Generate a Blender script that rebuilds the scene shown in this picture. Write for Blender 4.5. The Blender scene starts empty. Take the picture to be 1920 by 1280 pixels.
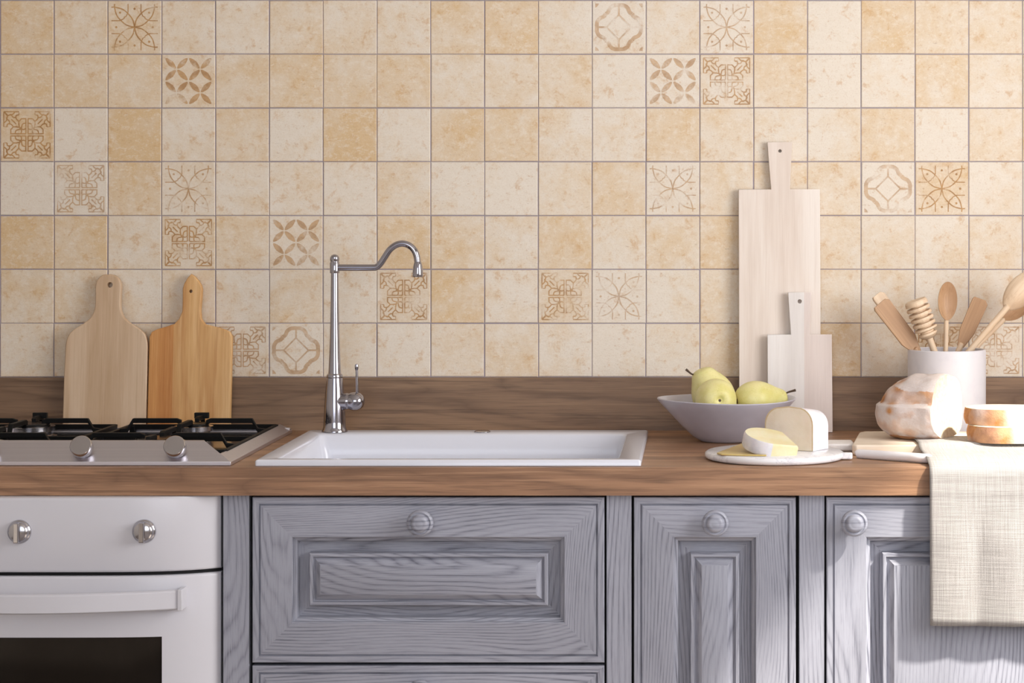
import bpy, bmesh, math, random
from mathutils import Vector, Matrix, noise as mn
from mathutils.geometry import tessellate_polygon
PI = math.pi
S = bpy.context.scene
C = S.collection
# ------------------------------------------------------------------ camera, light, exposure
CAMZ = 1.2998; F = 4052.0; VX = 1312.0; VY = 402.0        # focal length in px, principal point in px
cam = bpy.data.cameras.new('camera'); co = bpy.data.objects.new('camera', cam); C.objects.link(co)
co.location = (0, 0, CAMZ); co.rotation_euler = (PI/2, 0, 0)
cam.sensor_width = 36; cam.lens = F/1920*36
cam.shift_x = (960-VX)/1920; cam.shift_y = -(640-VY)/1920
cam.clip_start = .05
S.camera = co
S.view_settings.view_transform = 'Standard'; S.view_settings.look = 'None'
S.view_settings.gamma = 1; S.view_settings.use_curve_mapping = False
S.view_settings.exposure = 0.0
w = bpy.data.worlds.new('sky'); S.world = w; w.use_nodes = True
w.node_tree.nodes['Background'].inputs[0].default_value = (.72, .82, 1, 1)
w.node_tree.nodes['Background'].inputs[1].default_value = 1.2
SUN_DIR = Vector((-1.35, .85, -1.70)).normalized()
sl = bpy.data.lights.new('sun', 'SUN'); so = bpy.data.objects.new('sun', sl); C.objects.link(so)
so.rotation_euler = SUN_DIR.to_track_quat('-Z', 'Y').to_euler(); so.location = (3, -1, 4)
sl.energy = 10.5; sl.angle = math.radians(3.0); sl.color = (1, .93, .81)
def area(name, loc, d, sx, sy, e, col):
    l = bpy.data.lights.new(name, 'AREA'); o = bpy.data.objects.new(name, l); C.objects.link(o)
    l.shape = 'RECTANGLE'; l.size = sx; l.size_y = sy; l.energy = e; l.color = col
    o.location = loc; o.rotation_euler = Vector(d).to_track_quat('-Z', 'Y').to_euler()
    return o
area('daylight_right', (1.36, 2.50, 1.56), (-1, 0, 0), 1.50, 1.2, 39, (1, .965, .93))
area('fill_behind', (-.1, -.66, 1.7), (0, 1, -.1), 1.6, 1.5, 24, (.92, .94, 1))  # added frontal fill light, set behind the camera
# ------------------------------------------------------------------ helpers
def X(px, D): return (px-VX)*D/F
def Z(py, D): return CAMZ-(py-VY)*D/F
def finish(name, bm, mats, parent=None, smooth=35, bevel=0, segs=2, subsurf=0):
    me = bpy.data.meshes.new(name)
    bmesh.ops.recalc_face_normals(bm, faces=bm.faces[:]) if smooth != 'keep' else None
    bm.to_mesh(me); bm.free()
    for m in (mats if isinstance(mats, (list, tuple)) else [mats]): me.materials.append(m)
    o = bpy.data.objects.new(name, me); C.objects.link(o)
    if parent is not None: o.parent = parent
    if smooth and smooth != 'keep':
        me.polygons.foreach_set('use_smooth', [True]*len(me.polygons)); me.set_sharp_from_angle(angle=math.radians(smooth))
    if bevel:
        b = o.modifiers.new('bevel', 'BEVEL'); b.width = bevel; b.segments = segs; b.limit_method = 'ANGLE'; b.angle_limit = math.radians(40)
        b.harden_normals = False
    if subsurf:
        s = o.modifiers.new('sub', 'SUBSURF'); s.levels = s.render_levels = subsurf
    return o
def tag(o, label, cat, group=None):
    o['label'] = label; o['category'] = cat
    if group: o['group'] = group
    return o
def thing(name, label, cat, loc=(0, 0, 0), rot=(0, 0, 0), group=None):
    o = bpy.data.objects.new(name, None); C.objects.link(o); o.location = loc; o.rotation_euler = rot
    o.empty_display_size = .05
    return tag(o, label, cat, group)
def struct(o): o['kind'] = 'structure'; return o
def box(bm, a, b, mat=0):
    x0, y0, z0 = a; x1, y1, z1 = b
    v = [bm.verts.new(p) for p in ((x0,y0,z0),(x1,y0,z0),(x1,y1,z0),(x0,y1,z0),(x0,y0,z1),(x1,y0,z1),(x1,y1,z1),(x0,y1,z1))]
    for f in ((0,3,2,1),(4,5,6,7),(0,1,5,4),(1,2,6,5),(2,3,7,6),(3,0,4,7)):
        q = bm.faces.new([v[i] for i in f]); q.material_index = mat
def lathe(bm, prof, seg=48, M=None, mat=0, closed=False):
    M = M or Matrix()
    rings = []
    for r, z in prof:
        if r < 1e-6: rings.append([bm.verts.new(M @ Vector((0, 0, z)))])
        else: rings.append([bm.verts.new(M @ Vector((r*math.cos(2*PI*i/seg), r*math.sin(2*PI*i/seg), z))) for i in range(seg)])
    for a, b in zip(rings, rings[1:]):
        if len(a) == 1 and len(b) == 1: continue
        for i in range(seg):
            j = (i+1) % seg
            if len(a) == 1: f = bm.faces.new((a[0], b[i], b[j]))
            elif len(b) == 1: f = bm.faces.new((a[i], a[j], b[0]))
            else: f = bm.faces.new((a[i], a[j], b[j], b[i]))
            f.material_index = mat
    for k in (0, -1):
        if len(rings[k]) > 1 and not closed: bm.faces.new(rings[k]).material_index = mat
def axis_matrix(p, d, roll=0):
    q = Vector(d).normalized().to_track_quat('Z', 'Y')
    return Matrix.Translation(Vector(p)) @ q.to_matrix().to_4x4() @ Matrix.Rotation(roll, 4, 'Z')
def smooth_path(pts, n=8):
    out = []
    P = [Vector(p) for p in pts]; P = [2*P[0]-P[1]] + P + [2*P[-1]-P[-2]]
    for i in range(1, len(P)-2):
        for k in range(n):
            t = k/n; a, b, c, d = P[i-1:i+3]
            out.append(.5*((2*b)+(c-a)*t+(2*a-5*b+4*c-d)*t*t+(3*b-a-3*c+d)*t**3))
    out.append(P[-2]); return out
def tube(bm, pts, rad, seg=16, mat=0):
    pts = [Vector(p) for p in pts]; rings = []; N = len(pts)
    t = (pts[1]-pts[0]).normalized(); u = t.orthogonal().normalized()
    for i, p in enumerate(pts):
        tt = (pts[min(i+1, N-1)]-pts[max(i-1, 0)]).normalized()
        u = (u-tt*u.dot(tt)).normalized(); v = tt.cross(u)
        r = rad(i/(N-1)) if callable(rad) else rad
        rings.append([bm.verts.new(p+(u*math.cos(2*PI*k/seg)+v*math.sin(2*PI*k/seg))*r) for k in range(seg)])
    for a, b in zip(rings, rings[1:]):
        for k in range(seg): bm.faces.new((a[k], a[(k+1) % seg], b[(k+1) % seg], b[k])).material_index = mat
    bm.faces.new(rings[0]).material_index = mat; bm.faces.new(rings[-1]).material_index = mat
def plate(bm, outer, th, holes=(), mat=0):
    """outline in x,z extruded along +y by th"""
    loops = [list(outer)] + [list(h) for h in holes]
    flat = [p for l in loops for p in l]
    tris = tessellate_polygon([[Vector((p[0], p[1], 0)) for p in l] for l in loops])
    F_ = [bm.verts.new((p[0], 0, p[1])) for p in flat]; B_ = [bm.verts.new((p[0], th, p[1])) for p in flat]
    for t in tris:
        bm.faces.new([F_[i] for i in t]).material_index = mat; bm.faces.new([B_[i] for i in reversed(t)]).material_index = mat
    k = 0
    for l in loops:
        n = len(l)
        for i in range(n): bm.faces.new((F_[k+i], F_[k+(i+1) % n], B_[k+(i+1) % n], B_[k+i])).material_index = mat
        k += n
def plate_soft(bm, outer, th, holes, b):
    """outline in x,z extruded along +y with a rounded rim"""
    out = []
    for p in outer:
        if not out or math.hypot(p[0]-out[-1][0], p[1]-out[-1][1]) > 3e-4: out.append(p)
    ar = sum(out[i-1][0]*out[i][1]-out[i][0]*out[i-1][1] for i in range(len(out)))
    if ar < 0: out.reverse()
    n = len(out); nr = []
    for i in range(n):
        a, c, d = Vector(out[i-1]), Vector(out[i]), Vector(out[(i+1) % n])
        e1, e2 = (c-a).normalized(), (d-c).normalized(); m1, m2 = Vector((-e1.y, e1.x)), Vector((-e2.y, e2.x))
        m = (m1+m2).normalized(); nr.append(m/max(.5, m.dot(m1)))
    def ring(ins, y): return [bm.verts.new((out[i][0]+nr[i].x*ins, y, out[i][1]+nr[i].y*ins)) for i in range(n)]
    prof = [(b, 0), (b*.62, b*.08), (b*.29, b*.29), (b*.08, b*.62), (0, b), (0, th-b), (b*.08, th-b*.62), (b*.29, th-b*.29), (b*.62, th-b*.08), (b, th)]
    rs = [ring(i_, y) for i_, y in prof]
    for A, B in zip(rs, rs[1:]):
        for i in range(n): bm.faces.new((A[i], A[(i+1) % n], B[(i+1) % n], B[i]))
    hl = [[[bm.verts.new((p[0], y, p[1])) for p in h] for h in holes] for y in (0, th)]
    for R_, H_ in ((rs[0], hl[0]), (rs[-1], hl[1])):
        loops = [R_]+H_; flat = [v for l in loops for v in l]
        for t in tessellate_polygon([[Vector((v.co.x, v.co.z, 0)) for v in l] for l in loops]): bm.faces.new([flat[i] for i in t])
    for k in range(len(holes)):
        A, B = hl[0][k], hl[1][k]
        for i in range(len(A)): bm.faces.new((A[i], A[(i+1) % len(A)], B[(i+1) % len(A)], B[i]))
def circle(cx, cz, r, n=16): return [(cx+r*math.cos(2*PI*i/n), cz+r*math.sin(2*PI*i/n)) for i in range(n)]
# ------------------------------------------------------------------ material helper
def srgb(r, g, b):
    f = lambda c: (c/255/12.92 if c/255 <= .04045 else ((c/255+.055)/1.055)**2.4)
    return (f(r), f(g), f(b), 1)
class Mat:
    def __init__(s, name, rough=.5, metal=0, coat=0, **kw):
        s.m = bpy.data.materials.new(name); s.m.use_nodes = True; s.t = s.m.node_tree
        s.b = s.t.nodes['Principled BSDF']
        s.b.inputs['Roughness'].default_value = rough; s.b.inputs['Metallic'].default_value = metal
        s.b.inputs['Coat Weight'].default_value = coat
        for k, v in kw.items(): s.b.inputs[k.replace('_', ' ')].default_value = v
    def put(s, sock, v):
        if isinstance(v, bpy.types.NodeSocket): s.t.links.new(v, sock)
        elif v is not None:
            sock.default_value = v
    def coord(s, kind='Object'): return s.t.nodes.new('ShaderNodeTexCoord').outputs[kind]
    def mapping(s, v, scale=(1, 1, 1), loc=(0, 0, 0), rot=(0, 0, 0)):
        n = s.t.nodes.new('ShaderNodeMapping'); s.put(n.inputs[0], v); n.inputs['Scale'].default_value = scale
        n.inputs['Location'].default_value = loc; n.inputs['Rotation'].default_value = rot; return n.outputs[0]
    def noise(s, v, scale=5, detail=4, rough=.55, dist=0):
        n = s.t.nodes.new('ShaderNodeTexNoise'); s.put(n.inputs['Vector'], v); n.inputs['Scale'].default_value = scale
        n.inputs['Detail'].default_value = detail; n.inputs['Roughness'].default_value = rough; n.inputs['Distortion'].default_value = dist
        return n.outputs['Fac']
    def math(s, op, a, b=None, c=None, clamp=False):
        n = s.t.nodes.new('ShaderNodeMath'); n.operation = op; n.use_clamp = clamp
        s.put(n.inputs[0], a); s.put(n.inputs[1], b); s.put(n.inputs[2], c); return n.outputs[0]
    def vadd(s, a, b):
        n = s.t.nodes.new('ShaderNodeVectorMath'); n.operation = 'ADD'; s.put(n.inputs[0], a); s.put(n.inputs[1], b); return n.outputs[0]
    def sep(s, v):
        n = s.t.nodes.new('ShaderNodeSeparateXYZ'); s.put(n.inputs[0], v); return n.outputs
    def comb(s, x, y, z):
        n = s.t.nodes.new('ShaderNodeCombineXYZ'); s.put(n.inputs[0], x); s.put(n.inputs[1], y); s.put(n.inputs[2], z); return n.outputs[0]
    def ramp(s, v, lo, hi):
        n = s.t.nodes.new('ShaderNodeMapRange'); n.interpolation_type = 'SMOOTHSTEP'; s.put(n.inputs[0], v)
        n.inputs[1].default_value = lo; n.inputs[2].default_value = hi; return n.outputs[0]
    def mix(s, f, a, b, mode='MIX'):
        n = s.t.nodes.new('ShaderNodeMix'); n.data_type = 'RGBA'; n.blend_type = mode
        s.put(n.inputs[0], f); s.put(n.inputs[6], a); s.put(n.inputs[7], b); return n.outputs[2]
    def attr(s, name):
        n = s.t.nodes.new('ShaderNodeAttribute'); n.attribute_name = name; return n.outputs
    def color(s, c): s.put(s.b.inputs['Base Color'], c); return s
    def rough(s, c): s.put(s.b.inputs['Roughness'], c); return s
    def bump(s, h, dist=.001, strength=1):
        n = s.t.nodes.new('ShaderNodeBump'); s.put(n.inputs['Height'], h); n.inputs['Distance'].default_value = dist
        n.inputs['Strength'].default_value = strength; s.put(s.b.inputs['Normal'], n.outputs[0]); return s
def plain(name, c, rough=.5, metal=0, coat=0, **kw): m = Mat(name, rough, metal, coat, **kw); m.color(srgb(*c)); return m.m
# ---- wood with the grain along one axis (solid texture)
def wood(name, base, dark, light, axis=0, off=0, rough=.45, grain=1.0, rings=60, bumpd=.0003, knots=.0, blotch=.5, planks=None):
    M = Mat(name, rough)
    v = M.vadd(M.coord(), (off, off*1.7, off*.6))
    def sc(a, c): r = [c, c, c]; r[axis] = a; return tuple(r)
    warp = M.noise(M.mapping(v, sc(1.6, 7)), 1, 3, .5, .3)
    x, y, z = M.sep(v)
    cross = [x, y, z]; del cross[axis]
    cr = M.math('ADD', cross[0], M.math('MULTIPLY', cross[1], .8))
    ph = M.math('ADD', M.math('MULTIPLY', cr, rings), M.math('MULTIPLY', warp, 22))
    ring = M.math('POWER', M.math('ABSOLUTE', M.math('SINE', ph)), .6)
    fib = M.noise(M.mapping(v, sc(9, 420)), 1, 3, .7)
    blo = M.noise(M.mapping(v, sc(1.5, 14)), 1, 4, .6)
    c = M.mix(M.math('MULTIPLY', M.math('SUBTRACT', 1, ring), .55*grain, clamp=True), srgb(*base), srgb(*dark))
    c = M.mix(M.math('MULTIPLY', M.ramp(blo, .42, .72), blotch), c, srgb(*dark))
    c = M.mix(M.math('MULTIPLY', M.ramp(blo, .55, .28), blotch), c, srgb(*light))
    c = M.mix(M.math('MULTIPLY', M.ramp(fib, .5, .72), .45*grain), c, srgb(*dark))
    fine = M.noise(M.mapping(v, sc(3.2, 150)), 1, 4, .75)
    c = M.mix(M.math('MULTIPLY', M.ramp(fine, .52, .66), .55*grain), c, srgb(*dark))
    c = M.mix(M.math('MULTIPLY', M.ramp(fine, .46, .34), .45*grain), c, srgb(*light))
    if knots:
        kn = M.noise(M.mapping(v, sc(4.5, 60)), 1, 3, .6)
        c = M.mix(M.math('MULTIPLY', M.ramp(kn, .62, .72), knots), c, srgb(*[k*.45 for k in dark]))
    if planks:
        for lo, hi, col, amt in planks:
            m = M.math('MULTIPLY', M.math('GREATER_THAN', x, lo+off), M.math('LESS_THAN', x, hi+off))
            c = M.mix(M.math('MULTIPLY', m, amt), c, srgb(*col), 'MULTIPLY')
    M.color(c); M.bump(fib, bumpd, .6); return M.m
# ---- painted oak for the cabinet fronts (uv: u along the grain)
def oak(name, base, dark, strength):
    M = Mat(name, .42, coat=.0)
    uv = M.coord('UV')
    warp = M.noise(M.mapping(uv, (1.5, 5.5, 1)), 1, 1, .4, .2)
    u, v_, _ = M.sep(uv)
    jit = M.noise(M.mapping(uv, (7, 90, 1)), 1, 2, .5)
    ph = M.math('ADD', M.math('ADD', M.math('MULTIPLY', v_, 420), M.math('MULTIPLY', warp, 95)), M.math('MULTIPLY', jit, 2.2))
    line = M.math('POWER', M.math('SUBTRACT', 1, M.math('ABSOLUTE', M.math('SINE', ph))), 1.5)
    fib = M.noise(M.mapping(uv, (14, 620, 1)), 1, 3, .75)
    fib2 = M.noise(M.mapping(uv, (30, 1500, 1)), 1, 2, .7)
    msk = M.ramp(M.noise(M.mapping(uv, (3, 12, 1), (3, 7, 0)), 1, 3, .6), .32, .66)
    a = M.math('MULTIPLY', M.math('MULTIPLY', line, M.ramp(fib, .25, .62)), M.math('ADD', M.math('MULTIPLY', msk, .6), .2))
    blo = M.noise(M.mapping(uv, (2, 9, 1), (1, 4, 0)), 1, 3, .5)
    c = M.mix(M.ramp(blo, .3, .7), srgb(*base), srgb(*[k*.93 for k in base]))
    c = M.mix(M.math('MULTIPLY', a, strength, clamp=True), c, srgb(*dark))
    c = M.mix(M.math('MULTIPLY', M.ramp(fib, .50, .70), .30*strength, clamp=True), c, srgb(*dark))
    c = M.mix(M.math('MULTIPLY', M.ramp(fib2, .54, .75), .25*strength, clamp=True), c, srgb(*dark))
    M.color(c); M.bump(M.math('SUBTRACT', 1, a), .0004, .5); return M.m
oak_face = oak('grey_oak_face', (164, 166, 179), (72, 73, 88), 1.0)
oak_sunk = oak('grey_oak_recess_grain', (164, 166, 179), (66, 67, 81), 1.25)  # same base, darker and stronger grain on grooves and recessed faces
black_gap = plain('gap_shade_black', (14, 13, 14), .8)  # near-black colour stands in for shade in the gaps between fronts
walnut = wood('walnut_worktop', (170, 129, 98), (102, 73, 54), (196, 156, 122), 0, 0, .42, 1.0, 80, knots=.4, blotch=.55)
walnut_back = wood('walnut_upstand_shaded', (142, 113, 88), (90, 67, 50), (164, 134, 104), 0, 3.3, .45, 1.0, 110, knots=.3, blotch=.5)  # darker copy of the worktop walnut, upstand shade put into the colour
enamel = plain('white_enamel', (210, 209, 216), .32, coat=.12)
sinkmat = plain('white_composite_sink', (222, 224, 234), .16)
chrome = plain('chrome', (168, 166, 174), .09, 1)
knobchrome = plain('satin_chrome', (190, 188, 192), .18, 1)
black_iron = plain('cast_iron', (4, 4, 4), .55, Specular_IOR_Level=.25)
traym = plain('tray_reflected_dark', (120, 116, 118), .14, 1)  # steel tray, colour darkened to stand in for black reflections
black_gloss = plain('burner_cap_black', (10, 10, 11), .25)
lav = Mat('lavender_glaze', .3, coat=.25)
lav.color(lav.mix(lav.ramp(lav.noise(lav.coord(), 14, 3), .35, .7), srgb(190, 187, 198), srgb(180, 177, 188))); lav = lav.m
crockm = Mat('white_stoneware', .45)
crockm.color(crockm.mix(crockm.ramp(crockm.noise(crockm.coord(), 30, 4), .45, .75), srgb(222, 220, 225), srgb(214, 212, 219)))
crockm.bump(crockm.noise(crockm.mapping(crockm.coord(), (30, 30, 30)), 5, 2), .0003, .3); crockm = crockm.m
steel = Mat('brushed_steel', .36, 1)
steel.color(steel.mix(steel.noise(steel.mapping(steel.coord(), (3, 400, 400)), 1, 2), srgb(206, 204, 212), srgb(222, 219, 226))); steel = steel.m
marble = Mat('white_marble', .22)
mv = marble.noise(marble.mapping(marble.coord(), (1, 1, 1)), 16, 5, .6, 1.4)
marble.color(marble.mix(marble.ramp(marble.math('ABSOLUTE', marble.math('SUBTRACT', mv, .5)), .03, 0), srgb(238, 237, 240), srgb(220, 219, 225))); marble = marble.m
# pear skin
pearm = Mat('pear_skin', .38, Subsurface_Weight=.06)
pn = pearm.noise(pearm.coord(), 22, 4, .6); ps = pearm.noise(pearm.coord(), 520, 2, .5)
pc = pearm.mix(pearm.ramp(pn, .35, .68), srgb(230, 222, 160), srgb(214, 205, 124))
pearm.color(pearm.mix(pearm.math('MULTIPLY', pearm.ramp(ps, .62, .72), .35), pc, srgb(150, 130, 60))); pearm = pearm.m
stemm = plain('pear_stem_brown', (78, 60, 44), .7)
# cheeses
def cheese(name, a, b, r=.5):
    M = Mat(name, r, Subsurface_Weight=.1); n = M.noise(M.coord(), 26, 5, .6)
    M.color(M.mix(M.ramp(n, .35, .7), srgb(*a), srgb(*b))); M.bump(M.noise(M.coord(), 240, 3), .0004, .5); return M.m
tallpaste = cheese('hard_cheese_paste', (230, 217, 200), (222, 207, 186))
tallrim = cheese('hard_cheese_rind_line', (208, 186, 152), (196, 172, 136))
whiterind = cheese('bloomy_white_rind', (234, 230, 232), (206, 203, 212), .75)
brie = cheese('soft_cheese_paste', (234, 226, 192), (228, 214, 164), .4)
slicem = cheese('cheese_slice_yellow', (214, 186, 122), (200, 170, 104), .4)
# bread
crust = Mat('floured_crust', .85)
cn = crust.noise(crust.coord(), 30, 5, .62, .4); cn2 = crust.noise(crust.mapping(crust.coord(), (1, 1, 1), (2.2, .4, 1)), 15, 3, .6)
cc = crust.mix(crust.ramp(cn, .35, .7), srgb(206, 148, 94), srgb(162, 106, 64))
zz = crust.attr('flour')[2]
fl = crust.math('ADD', crust.math('MULTIPLY', crust.ramp(cn2, .58, .42), .55), zz, clamp=True)
fl = crust.math('MULTIPLY', fl, crust.math('ADD', .62, crust.math('MULTIPLY', crust.noise(crust.coord(), 260, 5, .8), .55)), clamp=True)
crust.color(crust.mix(fl, cc, srgb(222, 213, 210)))
crust.bump(crust.noise(crust.coord(), 110, 6, .7), .0016, .8); crust = crust.m
crumb = Mat('bread_crumb', .9)
cb = crumb.noise(crumb.coord(), 140, 4, .65)
crumb.color(crumb.mix(crumb.ramp(cb, .35, .6), srgb(210, 194, 166), srgb(224, 211, 188))); crumb.bump(cb, .002, 1); crumb = crumb.m
# linen
linen = Mat('natural_linen', .92)
lu = linen.coord('UV')
lx, ly, _ = linen.sep(lu)
wv = linen.math('MULTIPLY', linen.math('SINE', linen.math('MULTIPLY', lx, 2600)), linen.math('SINE', linen.math('MULTIPLY', ly, 2600)))
slub = linen.noise(linen.mapping(lu, (14, 420, 1)), 1, 2, .6); slub2 = linen.noise(linen.mapping(lu, (420, 14, 1)), 1, 2, .6)
f = linen.math('ADD', linen.math('MULTIPLY', wv, .22), linen.math('ADD', slub, slub2))
linen.color(linen.mix(linen.ramp(f, .5, 1.5), srgb(140, 136, 134), srgb(172, 168, 166))); linen.bump(f, .0007, .7); linen = linen.m
w_pale = wood('weathered_beech_board', (212, 184, 154), (182, 148, 112), (226, 204, 178), 2, 1.1, .6, .6, 40, blotch=.6)
w_amber = wood('amber_beech_board', (224, 178, 118), (186, 128, 70), (236, 200, 150), 2, 5.3, .5, .9, 50, blotch=.85, planks=[(-.2, -.0315, (240, 210, 172), .8)])
w_white = wood('whitewashed_tall_board', (236, 223, 212), (214, 196, 182), (244, 236, 228), 2, 7.7, .65, .5, 40, blotch=.7)
w_white2 = wood('whitewashed_small_board', (238, 233, 230), (216, 209, 205), (244, 241, 239), 2, 9.4, .65, .5, 40, blotch=.6, planks=[(.008, .2, (246, 236, 232), .9)])
w_bread = wood('pale_maple_board', (234, 219, 200), (212, 190, 164), (242, 232, 218), 0, 2.2, .55, .5, 40)
w_uten = wood('olive_brown_wood', (190, 152, 116), (148, 110, 78), (208, 174, 138), 2, .4, .5, .6, 70)
w_uten2 = wood('pale_beech_wood', (228, 203, 174), (194, 160, 126), (240, 222, 198), 2, 4.4, .5, .6, 70)
plaster = plain('plaster_white', (214, 208, 200), .9)
floorm = wood('oak_floor', (160, 148, 140), (126, 114, 106), (180, 168, 158), 1, 0, .5, .6, 20)
# ---- tiles
def tile_mat(name, decor):
    M = Mat(name, .42)
    a = M.attr('tile'); r, g, b = M.sep(a[1])
    v = M.vadd(M.coord(), M.comb(M.math('MULTIPLY', g, 37), 0, M.math('MULTIPLY', b, 23)))
    n1 = M.noise(v, 13, 5, .62, .5); n2 = M.noise(v, 45, 5, .7, .3); n3 = M.noise(v, 380, 3, .6)
    sp = M.noise(M.mapping(v, (60, 60, 240)), 1, 3, .6)
    amt = M.math('ADD', M.math('MULTIPLY', M.math('SUBTRACT', n1, .5), 1.8), r)
    amt = M.math('ADD', amt, M.math('MULTIPLY', M.math('SUBTRACT', n2, .5), .9), clamp=True)
    c = M.mix(amt, srgb(230, 219, 203), srgb(219, 189, 145))
    c = M.mix(M.math('MULTIPLY', M.ramp(n2, .56, .70), .50), c, srgb(204, 160, 108))
    c = M.mix(M.math('MULTIPLY', M.ramp(sp, .64, .74), .45), c, srgb(170, 142, 112))
    c = M.mix(M.math('MULTIPLY', M.ramp(n3, .52, .72), .30), c, srgb(190, 158, 122))
    n4 = M.noise(M.mapping(v, (90, 90, 130)), 1, 5, .8)
    c = M.mix(M.math('MULTIPLY', M.ramp(n4, .50, .36), .45), c, srgb(236, 226, 212))
    c = M.mix(M.math('MULTIPLY', M.ramp(n4, .58, .70), .50), c, srgb(196, 156, 112))
    if decor:
        wear = M.noise(v, 26, 4, .65)
        br = M.mix(M.ramp(n2, .4, .6), srgb(196, 152, 98), srgb(172, 128, 78))
        c = M.mix(M.math('MULTIPLY', M.ramp(wear, .30, .55), M.math('ADD', .66, M.math('MULTIPLY', r, .7)), clamp=True), c, br)
    M.color(c); M.bump(M.math('ADD', M.math('MULTIPLY', sp, -.4), n2), .0009, .5)
    return M.m
tile_plain = tile_mat('stone_tile', False); tile_decor = tile_mat('stone_tile_print', True)
grout = plain('grout', (156, 147, 156), .9)
# ------------------------------------------------------------------ room shell
XL, XR, YF, YW, ZC = -2.2, 1.3, -.6, 4.02, 2.6
bm = bmesh.new(); box(bm, (XL-.1, YF-.1, -.1), (XR+.1, YW+.2, 0)); struct(finish('floor', bm, floorm))
bm = bmesh.new(); box(bm, (XL-.1, YF-.1, ZC), (XR+.1, YW+.2, ZC+.1)); struct(finish('ceiling', bm, plaster))
bm = bmesh.new(); box(bm, (XL-.1, YF-.1, 0), (XL, YW+.2, ZC)); struct(finish('wall_left', bm, plaster))
def wall_hole(name, axis, c0, c1, a0, a1, h0, h1, z0, z1):
    bm = bmesh.new()
    for (p, q, r, s_) in ((a0, h0, 0, ZC), (h1, a1, 0, ZC), (h0, h1, 0, z0), (h0, h1, z1, ZC)):
        if axis == 0: box(bm, (c0, p, r), (c1, q, s_))
        else: box(bm, (p, c0, r), (q, c1, s_))
    struct(finish(name, bm, plaster))
WY0, WY1, WZ0, WZ1 = 1.72, 3.29, .95, 2.19
wall_hole('wall_right', 0, XR, XR+.03, YF-.1, YW+.2, WY0, WY1, WZ0, WZ1)
wall_hole('wall_front', 1, YF-.1, YF, XL, XR, -1.5, .7, .95, 2.45)
def wframe(name, axis, c, a0, a1, z0, z1):
    bm = bmesh.new(); t = .04
    for (p, q, r, s_) in ((a0, a0+t, z0, z1), (a1-t, a1, z0, z1), (a0+t, a1-t, z0, z0+t), (a0+t, a1-t, z1-t, z1)):
        if axis == 0: box(bm, (c, p, r), (c+.03, q, s_))
        else: box(bm, (p, c, r), (q, c+.04, s_))
    struct(finish(name, bm, enamel))
wframe('window_1', 0, XR, WY0, WY1, WZ0, WZ1)
wframe('added_window_2', 1, YF-.08, -1.5, .7, .95, 2.45)  # unseen opening, added so fill light can come from behind the camera
# ------------------------------------------------------------------ tiled back wall
P_ = .1; G = .0017; TZ0 = .9977; TX0 = X(1.5, YW)
rows = [
 [.7,.5,'A.6',.35,.3,.55,.35,.3,.55,.75,.25,'D.12',.25,'A.15',.65,.02,.6,.5,.4],
 [.7,.65,.6,'B.35',.45,.6,.5,.65,.35,.35,.4,.1,'B.15','C.35',.5,.03,.2,.6,.3],
 ['C.7',.1,.85,.2,.55,.1,.85,.15,.6,.6,.3,.2,.6,.35,.3,.25,.45,.05,.35],
 [.05,'C.1',.65,'A.3',.3,.3,.12,.5,.15,0,.3,.55,'A.15',.4,.4,.4,'D.02','A.5',.2],
 [.85,.7,.3,'C.45',.5,'B.2',.3,.75,.5,.3,.65,.2,.4,.6,.4,.3,.4,.2,.35],
 [.45,.45,.2,.35,.2,.45,.15,'C.4',.7,.25,'C.4','A.05',.1,.4,.4,.4,.3,.2,.3],
 [.35,.4,.4,.3,'C.2','D.1',.2,.1,.3,.4,.2,.1,.2,.65,.4,.8,.2,'C.45','C.2']]
random.seed(4)
wb = bmesh.new(); lay = wb.verts.layers.float_color.new('tile')
box(wb, (XL, YW, 0), (XR, YW+.15, ZC), 3)
box(wb, (XL, YW-.0026, TZ0-.0003), (XR, YW, TZ0+.9), 2)
def ribbon(pts, wd, o, col, closed=False):
    P = [Vector(p) for p in pts]; n = len(P); L = []; R = []; o = lift(o)
    for i in range(n):
        a = P[i-1] if (i or closed) else P[i]; b = P[(i+1) % n] if (i < n-1 or closed) else P[i]
        d = (b-a)
        if d.length < 1e-9: d = Vector((1, 0))
        d.normalize(); m = Vector((-d.y, d.x))*wd/2
        for lst, q in ((L, P[i]+m), (R, P[i]-m)):
            vv = wb.verts.new((o[0]+q.x*P_, o[1], o[2]+q.y*P_)); vv[lay] = col; lst.append(vv)
    for i in range(n if closed else n-1):
        j = (i+1) % n
        f = wb.faces.new((L[i], L[j], R[j], R[i])); f.material_index = 1
def spoly(pts, o, col):
    vs = []; o = lift(o)
    for q in pts:
        vv = wb.verts.new((o[0]+q[0]*P_, o[1], o[2]+q[1]*P_)); vv[lay] = col; vs.append(vv)
    wb.faces.new(vs).material_index = 1
def sm2(pts, n=5): return [(p.x, p.y) for p in smooth_path([(a, b, 0) for a, b in pts], n)]
SYM = [(sx, sy, sw) for sx in (1, -1) for sy in (1, -1) for sw in (0, 1)]
def T(pts, s): return [((q[1], q[0]) if s[2] else q) for q in pts] and [(((q[1] if s[2] else q[0])*s[0]), ((q[0] if s[2] else q[1])*s[1])) for q in pts]
dk = [0]
def lift(o):
    dk[0] = (dk[0]+1) % 20
    return (o[0], o[1]-dk[0]*1.2e-5, o[2])
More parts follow.
